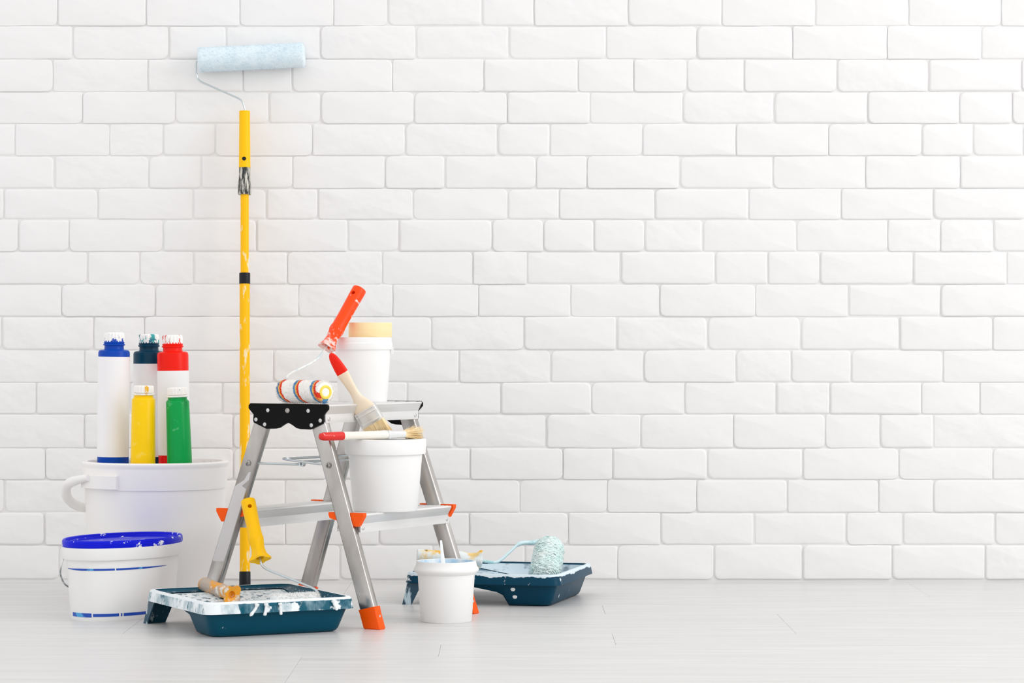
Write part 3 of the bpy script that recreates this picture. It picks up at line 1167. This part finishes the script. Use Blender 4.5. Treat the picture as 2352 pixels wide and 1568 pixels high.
# ------------------------------------------------------------------ paint trays
def tray(label, center, rot, W, L, body_m, ramp_m, pool_z, lip_m, side_marks, wall_m):
    """local axes: x across the tray, y from the deep end towards the shallow end"""
    t = thing('paint_tray', label, 'paint tray', (center[0], center[1], 0), (0, 0, rot))
    h = .067
    r = .022

    def fl(b):
        b = b + L / 2                            # 0 at deep end
        if b < .100:
            return .004
        if b < .124:
            k = (b - .100) / .024
            return .004 + .026 * k * k * (3 - 2 * k)
        return .030 + .028 * min(1, (b - .124) / (L - .144))

    # boundary of a rounded rectangle given as rows so that the floor can be filled
    bs = []
    for i in range(5):
        a = PI / 2 * i / 4
        bs.append((-L / 2 + r - r * math.cos(a), W / 2 - r + r * math.sin(a)))
    mid = [-L / 2 + r + (L - 2 * r) * i / 18 for i in range(1, 18)]
    bs += [(b, W / 2) for b in mid]
    for i in range(5):
        a = PI / 2 * (1 - i / 4)
        bs.append((L / 2 - r + r * math.cos(a), W / 2 - r + r * math.sin(a)))
    n = len(bs)
    left = [(-a, b) for b, a in bs]
    right = [(a, b) for b, a in bs]
    loop = right + left[::-1]

    def ring(d, zf):
        kx, ky = (W / 2 + d) / (W / 2), (L / 2 + d) / (L / 2)
        return [Vector((a * kx, b * ky, zf(b))) for a, b in loop]

    m = MB()
    lipb = h - .021
    rs = [ring(-.030, lambda b: fl(b) + .001), ring(-.0225, lambda b: fl(b) + .006 if fl(b) < h - .012 else fl(b) + .002), ring(-.009, lambda b: h - .0015), ring(-.007, lambda b: h),
          ring(-.0015, lambda b: h), ring(0, lambda b: h - .002), ring(.0035, lambda b: lipb), ring(.0015, lambda b: lipb),
          ring(-.0035, lambda b: h - .004), ring(-.0065, lambda b: h - .004), ring(-.0065, lambda b: lipb), ring(-.0190, lambda b: fl(b) + .004), ring(-.0225, lambda b: fl(b) - .0015), ring(-.028, lambda b: fl(b) - .004)]
    N = len(loop)
    m.rings(rs, False, False)
    # fill floor inside (first ring) and underside (last ring)
    k0, k1 = 0, (len(rs) - 1) * N
    for i in range(n - 1):
        a, b = i, i + 1
        c, d = N - 1 - (i + 1), N - 1 - i
        m.f.append((k1 + a, k1 + b, k1 + c, k1 + d))
    m.build('tray_body', body_m, t, smooth=35)
    # ramp and well floor as the painted inner skin
    m = MB()
    na = 14
    rows = []
    for (b, a) in bs:
        kx, ky = (W / 2 - .0295) / (W / 2), (L / 2 - .0295) / (L / 2)
        rows.append([Vector((-a * kx + 2 * a * kx * j / na, b * ky, fl(b) + .0012)) for j in range(na + 1)])
    v = [p for q in rows for p in q]
    f = []
    for i in range(n - 1):
        for j in range(na):
            f.append((i * (na + 1) + j, i * (na + 1) + j + 1, (i + 1) * (na + 1) + j + 1, (i + 1) * (na + 1) + j))
    m.add(v, f)
    rp = m.build('ramp', ramp_m, t, smooth=60)
    # raised herringbone ribs on the ramp
    m = MB()
    rr = random.Random(5)
    for iy in range(9):
        for ix in range(13):
            b = -L / 2 + .135 + iy * (L - .175) / 8
            a = -W / 2 + .04 + ix * (W - .08) / 12
            zz = fl(b) + .0012
            Mx = Matrix.Translation((a, b, zz)) @ Matrix.Rotation(math.radians(40 if (ix + iy) % 2 else -40), 4, 'Z')
            m.box((-.009, -.0013, -.001), (.009, .0013, .0022), Mx)
    m.build('ramp_ribs', ramp_m, t, smooth=0, kind='stuff')
    # pool of paint in the well
    if pool_z:
        m = MB()
        b1 = -L / 2 + .124 + (pool_z - .030) / .028 * (L - .144) if pool_z > .030 else -L / 2 + .1
        hw = W / 2 - .0145
        P = []
        steps = 10
        for i in range(steps + 1):
            b = -L / 2 + .013 + (b1 + L / 2 - .013) * i / steps
            inset = 0
            if i == 0:
                inset = .012
            P.append([Vector((-hw + inset + 2 * (hw - inset) * j / 16, b + (rr.uniform(-.006, .006) if i == steps else 0), pool_z + .0003)) for j in range(17)])
        v = [p for q in P for p in q]
        f = [(i * 17 + j, i * 17 + j + 1, (i + 1) * 17 + j + 1, (i + 1) * 17 + j) for i in range(steps) for j in range(16)]
        k = len(v)
        v += [Vector((p.x * .93, p.y * .98, .006)) for p in v[:17]] + [Vector((p.x * .93, p.y, fl(p.y))) for p in v[-17:]]
        m.add(v, f)
        m.build('paint_pool', M_PAINT, t, smooth=60)
    # dried paint on the inner walls
    m = MB()
    m.rings([ring(-.0285, lambda b: fl(b) + .003), ring(-.0218, lambda b: min(fl(b) + .008, h - .006)), ring(-.0102, lambda b: h - .003)], False, False)
    m.build('paint_on_inner_wall', wall_m, t, smooth=60)
    # lip coated with paint
    m = MB()
    rs = [ring(.0042, lambda b: lipb - .0004), ring(.0006, lambda b: h - .0018), ring(-.0012, lambda b: h + .0006), ring(-.0075, lambda b: h + .0006)]
    m.rings(rs, False, False)
    m.build('paint_on_lip', lip_m, t, smooth=50)
    # two feet under the shallow end
    for s in (-1, 1):
        m = MB()
        x, y = s * (W / 2 - .004), L / 2 - .004

        def Lsec(z, ox, wx, wy):
            X, Y = x + s * ox, y + ox
            th = .0028
            return [Vector((X, Y, z)), Vector((X - s * wx, Y, z)), Vector((X - s * wx, Y - th, z)), Vector((X - s * th, Y - th, z)),
                    Vector((X - s * th, Y - wy, z)), Vector((X, Y - wy, z))]
        m.rings([Lsec(h - .006, 0, .062, .045), Lsec(h - .03, .003, .052, .030), Lsec(0.0, .010, .045, .020)])
        m.build('foot', side_marks, t, smooth=30)
    return t, fl, h


M_LIP1 = mat('lip_half_coated_white', '#00566b', 0.38, spec=.16, splats=(('#eef4f7', 15, 0.64, 0.012, (1, 1, .9), 'X', .095, .125, 0.15),
              ('#eef4f7', 16, 0.60, 0.015, (1, 1, 1), 'X', -.080, -.092, 0.3), ('#8ba9b4', 26, 0.60, 0.10, (1, 1, .5), 'X', -.1490, -.1502, 0.10), ('#33687b', 60, 0.72, 0.05, (1, 1, .6), 'X', -.1490, -.1502, 0.12),
              ('#eef4f7', 46, 0.66, 0.03, (1, 1, 1), 'Z', .0630, .0650, 0.5)))
M_WALL1 = mat('speckled_inner_wall', '#054a60', 0.4, spec=.25, splats=(('#dfe8ec', 150, 0.62, 0.04, (1, 1, 1), 'Z', .060, .045, 0.16),))
M_WALL2 = mat('filmed_inner_wall', '#054a63', 0.4, spec=.25, splats=(('#cfe2ec', 18, 0.50, 0.06, (1, 1, 1.4), 'Y', -.02, .08, 0.12),))
M_FOOT1 = mat('tray_foot_smeared', '#07465c', 0.35, splats=(('#c5d6dc', 70, 0.60, 0.04, (1, 1, .5)),))
M_BODY1 = mat('teal_tray_spotted', '#00495f', 0.4, spec=.14, splats=(('#dfeaee', 26, 0.735, 0.02, (1, 1, .7)),))
M_LIP2 = mat('lip_edge_coated', '#003d55', 0.4, spec=.14, splats=(('#e8f1f5', 40, 0.655, 0.02, (1, 1, 1)), ('#dcebf3', 26, 0.72, 0.03, (1, 1, 1), 'Z', .058, .0652, 0.4)))
M_BODY2 = mat('teal_tray_dripped', '#003d55', 0.4, spec=.14, splats=(('#dce8ee', 30, 0.715, 0.02, (1, 1, .8)),))
M_FOOT2 = mat('tray_foot_streaked', '#083f58', 0.35, splats=(('#b9d0da', 45, 0.52, 0.04, (1.4, 1.4, .35)),))

T1ROT = math.radians(26.5)
T1C = (-0.510, -1.026)
tray1, fl1, TH = tray('teal paint tray with white paint runs under the front of the ladder', T1C, T1ROT, .300, .335, M_BODY1, M_RAMP, .047, M_LIP1, M_FOOT1, M_WALL1)
T2ROT = math.radians(76.0)
T2C = (-0.024, -0.425)
tray2, fl2, _ = tray('teal paint tray by the wall holding the mint roller', T2C, T2ROT, .335, .330, M_BODY2, M_RAMP2, None, M_LIP2, M_FOOT2, M_WALL2)

# thick paint runs on the lip of the front tray
M1 = tray1.matrix_basis


def drip(parent, x, z_top, z_bot, w, W, L, lean=0.0):
    y = -L / 2 - .0046
    m = MB()
    pts = [(x, y + .0006, z_top), (x + lean * .3, y - .0004, z_top - (z_top - z_bot) * .4), (x + lean, y - .001, z_bot + .003), (x + lean, y - .0008, z_bot)]
    m.tube(smooth_path(pts, 5), [w * (1.25 if i < 3 else .8 if i < 9 else 1.0 if i < 14 else .6) for i in range(16)], 10)
    return m.build('paint_run', M_PAINTW, parent, smooth=60)


for x, zt, zb, w, ln in ((-.050, .063, .041, .0036, -.012), (-.032, .063, .0405, .0034, -.003), (-.004, .063, .0405, .0030, .001), (.104, .063, .044, .0030, .006)):
    drip(tray1, x, zt, zb, w, .300, .335, ln)
for y_, z_ in ((-.021, .036), (-.024, .020)):
    m = MB()
    xs_ = -.335 / 2 + .0063 + (.046 - z_) * .33
    m.lathe([(0, -.0045), (.0032, -.004), (.0052, -.001), (.0044, .0035), (.0022, .008), (0, .012)], 14, .16, 1.0, M=Matrix.Translation((xs_, y_ - .045, z_)))
    m.build('paint_run', M_PAINTW, tray2, smooth=60)

# ------------------------------------------------------------------ long pole roller leaning on the wall
pb = Vector((-.6048, -.13, 0.0005))
pt = Vector((-.6135, -.047, 1.085))
pole = thing('extension_pole_roller', 'long yellow extension pole with pale blue roller leaning on brick wall', 'paint roller', pb)
pd = (pt - pb).normalized()
MP = along(pb, pt, (0, -1, 0)) @ Matrix.Rotation(PI / 2, 4, 'Y')   # local z along the pole


def pole_part(name, prof, material, parent=pole, n=32, wob=None, smooth=35):
    o = MB().lathe(prof, n, wob=wob).build(name, material, parent, smooth=smooth)
    o.matrix_basis = Matrix.Translation(-pb) @ MP if parent is pole else Matrix()
    return o


pole_part('end_cap', [(0, 0), (.0115, 0), (.0130, .002), (.0128, .0325), (.0118, .034), (0, .034)], M_BLACK)
pole_part('lower_tube', [(0, .033), (.0117, .033), (.0117, .690), (0, .690)], M_YELWORN)
pole_part('joint_band', [(0, .688), (.0124, .688), (.0126, .690), (.0126, .711), (.0122, .713), (0, .713)], M_BLACK)
pole_part('upper_tube', [(0, .712), (.0096, .712), (.0096, .900), (0, .900)], M_YELWORN)
pole_part('collar', [(0, .893), (.0142, .893), (.0152, .896), (.0150, .905), (.0146, .923), (.0135, .930), (.0128, .945), (.0124, .957), (0, .957)], M_COLLAR,
          n=72, wob=lambda a, k: 1 + (.03 * math.cos(18 * a) if 2 < k < 8 else 0))
hd = pole_part('handle', [(0, .955), (.0136, .955), (.0134, .960), (.0131, .985), (.0128, 1.02), (.0124, 1.060), (.0126, 1.082), (.0124, 1.086), (.009, 1.086), (.008, 1.080), (0, 1.080)], M_YEL)
m = MB().lathe([(0, .0006), (.0046, .0006), (.0046, -.002), (0, -.002)], 18, M=Matrix.Translation((0, 0, .9745)) @ Matrix.Rotation(PI / 2, 4, 'X') @ Matrix.Translation((0, 0, .0130)))  # no hole cut here: a black disc paints in its shaded inside
hh = m.build('dark_hole_disc', M_BLACK, hd, label='black disc standing in for the dark hole in the handle')
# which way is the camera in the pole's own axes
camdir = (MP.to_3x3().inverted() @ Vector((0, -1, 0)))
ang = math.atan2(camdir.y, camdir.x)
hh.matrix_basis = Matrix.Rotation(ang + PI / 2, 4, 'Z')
RY = -.0325
w0, w1 = at(456, 138, RY), at(700, 126, RY)
m = MB()
m.tube(smooth_path([pt + pd * -.01, pt + pd * .004, at(559, 240, -.046), at(554.5, 231, -.0455), at(546, 225, -.045), at(530, 218, -.044), at(505, 207, -.042), at(480, 196, -.040), at(462, 188, -.038), at(454.5, 181, -.037), at(451.5, 170, -.036),
                    at(450, 158, -.034), at(450, 146, RY), at(454, 139, RY), w0 + (w1 - w0) * .06], 6), 0.0021, 10)
m.build('wire_frame', M_WIRE, pole, space='world')
MS = along(w0, w1)
rr = random.Random(11)
m = MB()
Ls = (w1 - w0).length
sleeve(m, .0275, Ls, rr, .0012, inner=.3, rim=.008)
fuzz(m, .0275, Ls, 9000, .0034, .0005, rr, .5)
place(m.build('sleeve', M_BLUEPILE, pole, smooth=60), MS)

# ------------------------------------------------------------------ striped roller with the orange handle, on the platform
n0 = Vector((-.3655, -.972, ZT + .0242))
n1 = Vector((-.4555, -.853, ZT + .0242))
sr = thing('striped_roller', 'striped mini paint roller with orange handle on the ladder platform', 'paint roller', ((n0.x + n1.x) / 2, (n0.y + n1.y) / 2, ZT))
MSR = along(n1, n0)
L2 = (n0 - n1).length
m = MB()
sleeve(m, .0220, L2, rr, .0012, inner=.3, rim=.009)
fuzz(m, .0220, L2, 5000, .0026, .00055, rr, .6)
fuzz(m, .0205, .006, 500, .004, .0006, rr, .9, x0=L2 - .007)
fuzz(m, .0205, .006, 500, .005, .0006, rr, .9, x0=.001)
slv = place(m.build('sleeve', stripe_material(), sr, smooth=60), MSR)
MB().lathe([(.0085, 0), (.0135, 0), (.0138, .0016), (.0125, .0026), (.0100, .0026), (.0085, .0012)], 32, M=Matrix.Translation((L2 - .0005, 0, 0)) @ Matrix.Rotation(PI / 2, 4, 'Y'), closed=True).build('end_ring', mat('yellow_end_ring', '#f7dc55', .5), slv, smooth=40)
MB().lathe([(0, 0), (.0088, 0), (.0088, .0010), (.006, .0018), (0, .0010)], 24, M=Matrix.Translation((L2 - .0005, 0, 0)) @ Matrix.Rotation(PI / 2, 4, 'Y')).build('end_cap', mat('white_end_cap', '#f6f4ea', .5), slv, smooth=40)
h0 = at(750, 799, -.772)
h1 = at(826, 664, -.715)
m = MB()
ax = (n1 - n0).normalized()
m.tube(smooth_path([n1 - ax * .02, n1 + ax * .004, n1 + ax * .011 + Vector((.001, 0, .003)), at(652, 884, -.838), at(658, 868, -.834), at(668, 857, -.83), at(690, 846, -.82), at(715, 833, -.80), at(730, 822, -.79),
                    at(741, 808, -.78), h0 + (h1 - h0) * .1], 5), 0.0021, 10)
m.build('wire_frame', M_WIREP, sr, space='world')
roller_handle(sr, along(h0, h1, (-.55, -1, 0.1)), (h1 - h0).length, .0142, M_ORHANDLE, 1.12)

# ------------------------------------------------------------------ brushes
def bristles(mb, origin, d, w, hw, ht, L, n, rr, splay=0.15, rad=.00045):
    d = Vector(d).normalized()
    w = Vector(w)
    w = (w - d * w.dot(d)).normalized()
    t = d.cross(w)
    for _ in range(n):
        a, b = rr.uniform(-1, 1), rr.uniform(-1, 1)
        p = Vector(origin) + w * a * hw + t * b * ht
        l = L * rr.uniform(.86, 1.03)
        dd = (d + w * a * splay * rr.uniform(.3, 1.2) + t * b * splay * rr.uniform(.2, 1.2)).normalized()
        mid = p + (d * .6 + dd * .4).normalized() * l * .5
        q = p + dd * l
        mb.tube([p, mid, q], [rad, rad, rad * .35], 4, True)


# big flat brush leaning on the platform edge
b_top = Vector((-.3595, -.918, .5315))
b_bot = Vector((-.2585, -.8905, .3635))
bd = (b_bot - b_top).normalized()
big_brush = thing('flat_paint_brush', 'wide paint brush with red-tipped cream handle leaning on the platform edge', 'paint brush', b_bot)
bw = Vector((.86, -.22, .50))
bw = (bw - bd * bw.dot(bd)).normalized()
m = MB().loft(b_top, bd, bw, [(0, .002, .002), (.003, .0055, .004), (.010, .0085, .0055), (.022, .0105, .0062), (.036, .0118, .0066), (.046, .0122, .0068)], 24, 2.3)
tip = m.build('handle_tip', M_RED, big_brush, space='world', smooth=50)
m = MB().loft(b_top, bd, bw, [(.046, .0122, .0068), (.052, .0120, .0068), (.072, .0098, .0064), (.090, .0088, .0062), (.104, .0105, .0064), (.116, .0165, .0072), (.126, .0215, .0080), (.133, .0228, .0084)], 24, 2.4)
m.build('handle', M_WOOD, big_brush, space='world', smooth=50)
td = bd.cross(bw)
MTp = Matrix.Translation(b_top + bd * .028 - b_bot) @ (-td).to_track_quat('Z', 'Y').to_matrix().to_4x4()
k = MB()
k.prism([(.0050 * math.cos(2 * PI * i / 20), .0050 * math.sin(2 * PI * i / 20)) for i in range(20)], .0005, .020, 'z', MTp)
cut(tip, k)
m = MB().loft(b_top, bd, bw, [(.131, .0236, .0092), (.133, .0240, .0095), (.134, .0240, .0088), (.138, .0240, .0088), (.139, .0242, .0095), (.141, .0242, .0095), (.142, .0240, .0088), (.156, .0240, .0088), (.157, .0242, .0095), (.159, .0242, .0095), (.160, .0240, .0088), (.163, .0240, .0085)], 32, 7)
m.build('ferrule', M_FERRULE, big_brush, space='world', smooth=30)
m = MB()
rr = random.Random(21)
m.loft(b_top, bd, bw, [(.160, .0228, .0075), (.175, .0225, .007), (.188, .0215, .005)], 24, 6)
bristles(m, b_top + bd * .160, bd, bw, .0228, .0078, .036, 900, rr, .07)
m.build('bristles', M_BRISTLE, big_brush, space='world', kind='stuff')

# small brush lying across the tub's lid
zl_ = ZS + HB
s0 = Vector((-.3725, -1.043, zl_ + .0085))
s1 = Vector((-.1850, -.860, zl_ + .0085))
small = thing('round_tip_paint_brush', 'narrow paint brush with red handle end lying across the lidded bucket', 'paint brush', ((s0.x + s1.x) / 2, (s0.y + s1.y) / 2, zl_))
sd = (s1 - s0).normalized()
Ls2 = (s1 - s0).length
sw = Vector((sd.y, -sd.x, 0))
m = MB().loft(s0, sd, sw, [(0, .003, .003), (.003, .0065, .0062), (.010, .0082, .0080), (.03, .0086, .0085), (.058, .0090, .0085)], 22, 2.3)
m.build('handle_tip', M_REDP, small, space='world', smooth=50)
m = MB().loft(s0, sd, sw, [(.058, .0090, .0085), (.085, .0090, .0078), (.12, .0105, .0080), (.150, .0120, .0084), (.172, .0125, .0086)], 22, 2.4)
m.build('handle', mat('cream_handle_paint_stained', '#f3ebe0', .35, splats=(('#e3e8e4', 12, .5, .1, (1, 1, 1)),)), small, space='world', smooth=50)
m = MB().loft(s0, sd, sw, [(.170, .0130, .0088), (.174, .0132, .0090), (.176, .0130, .0082), (.212, .0130, .0070), (.214, .0132, .0072)], 28, 5)
m.build('ferrule', M_FERRULEP, small, space='world', smooth=30)
m = MB()
m.loft(s0, sd, sw, [(.211, .0120, .0060), (.225, .0120, .0055), (.240, .0105, .003)], 20, 4)
bristles(m, s0 + sd * .211, sd, sw, .0120, .0060, .048, 420, rr, .26)
m.build('bristles', M_BRISTLE, small, space='world', kind='stuff')

# ------------------------------------------------------------------ yellow roller standing in the front tray
q0 = Vector((-.378, -1.020, .049))
q1 = Vector((-.462, -1.064, .049))
yr = thing('mini_paint_roller', 'yellow-handled mini roller standing in the front tray against the ladder', 'paint roller', (q0.x, q0.y, .03))
MQ = along(q1, q0)
rr = random.Random(31)
m = MB()
sleeve(m, .0185, (q0 - q1).length, rr, .003, inner=.3, rim=.006)
fuzz(m, .0185, (q0 - q1).length, 2200, .005, .0008, rr, .9)
place(m.build('sleeve', mat('white_wet_pile', '#efefee', .8), yr, smooth=60), MQ)
y0 = at(598, 1286, -.968)
y1_ = at(569.5, 1149, -.914)
m = MB()
qa = (q0 - q1).normalized()
m.tube(smooth_path([q0 - qa * .02, q0 + qa * .006, at(733, 1367, -1.008), at(729, 1358, -1.0), at(718, 1350, -.995), at(690, 1338, -.99), at(650, 1322, -.98), at(618, 1309, -.972), at(606, 1302, -.970),
                    at(600, 1293, -.968), y0 + (y1_ - y0) * .12], 5), 0.0024, 10)
m.build('wire_frame', M_WIRE, yr, space='world')
roller_handle(yr, along(y0, y1_, (.2, -1, 0)), (y1_ - y0).length, .0140, M_YEL, 1.2)

# loose handle lying on the ramp
g0 = Vector((-.545, -.995, fl1(.02) + .021))
g1 = Vector((-.6165, -.905, .0755))
g1 = Vector((-.612, -.902, .0735))
lh = thing('loose_roller_handle', 'paint-caked yellow roller handle lying on the ribbed tray ramp', 'handle', ((g0.x + g1.x) / 2, (g0.y + g1.y) / 2, .055))
roller_handle(lh, along(g0, g1, (0, 0, 1)) @ Matrix.Rotation(PI / 4, 4, 'X'), (g1 - g0).length, .0135, M_YELCAKE, 1.25, hole=False)

# ------------------------------------------------------------------ mint roller in the tray by the wall
k0 = at(1250, 1326, -.482)
k1 = at(1263, 1256, -.395)
mr = thing('shaggy_paint_roller', 'shaggy mint-soaked paint roller resting in the tray by the wall', 'paint roller', (k0.x, k0.y, .02))
MK = along(k0, k1)
Lk = (k1 - k0).length
rr = random.Random(41)
m = MB()
sleeve(m, .0275, Lk, rr, .003, inner=.1, rim=.014)
place(m.build('sleeve', M_MINTCORE, mr, smooth=60), MK)
m = MB()
for _ in range(2300):
    x = rr.uniform(-.002, Lk + .002)
    a = rr.uniform(0, 2 * PI)
    da = rr.uniform(.25, .8) * rr.choice((-1, 1))
    lift = rr.uniform(.001, .006)
    dx = rr.uniform(-.012, .006)
    e = .0
    R = .0272
    if x < .01:
        R -= (.01 - x) * .7
    if x > Lk - .01:
        R -= (x - Lk + .01) * .7
    pts = []
    for j in range(5):
        t = j / 4
        r_ = R + lift * math.sin(PI * t * .85) + .001
        pts.append(Vector((x + dx * t, r_ * math.cos(a + da * t), r_ * math.sin(a + da * t))))
    w_ = rr.uniform(.0006, .0011)
    m.tube(pts, [w_, w_, w_, w_ * .8, w_ * .4], 4)
for end in (0, 1):                              # strands folding over both ends
    for _ in range(260):
        a = rr.uniform(0, 2 * PI)
        r0 = rr.uniform(.008, .026)
        dr = rr.uniform(-.012, .006)
        da = rr.uniform(-.9, .9)
        pts = []
        for j in range(5):
            t = j / 4
            r_ = max(.002, r0 + dr * t)
            x = -(.0275 ** 2 - min(r_, .027) ** 2) ** .5 * .35 - .0015 - .002 * math.sin(PI * t)
            pts.append(Vector((Lk - x if end else x, r_ * math.cos(a + da * t), r_ * math.sin(a + da * t))))
        m.tube(pts, [.0009, .0009, .0009, .0008, .0004], 4)
place(m.build('pile', M_MINT, mr, smooth=60, kind='stuff'), MK)
ka = (k1 - k0).normalized()
g0 = at(1106, 1284, -.452)
g1 = at(958, 1275, -.47)
m = MB()
m.tube(smooth_path([k1 - ka * .02, k1 + ka * .006, at(1240, 1243, -.362), at(1222, 1246, -.365), at(1205, 1246, -.372), at(1190, 1250, -.38), at(1172, 1266, -.395), at(1152, 1284, -.415), at(1138, 1291, -.43), at(1122, 1290, -.445), g0 + (g1 - g0) * .1], 5),
       [.0048] * 26 + [.0032] * 25, 10)
m.build('wire_frame', M_SPLASHW, mr, space='world')
roller_handle(mr, along(g0, g1, (0, -.4, 1)), (g1 - g0).length, .0135, M_YELPALE, 1.2)
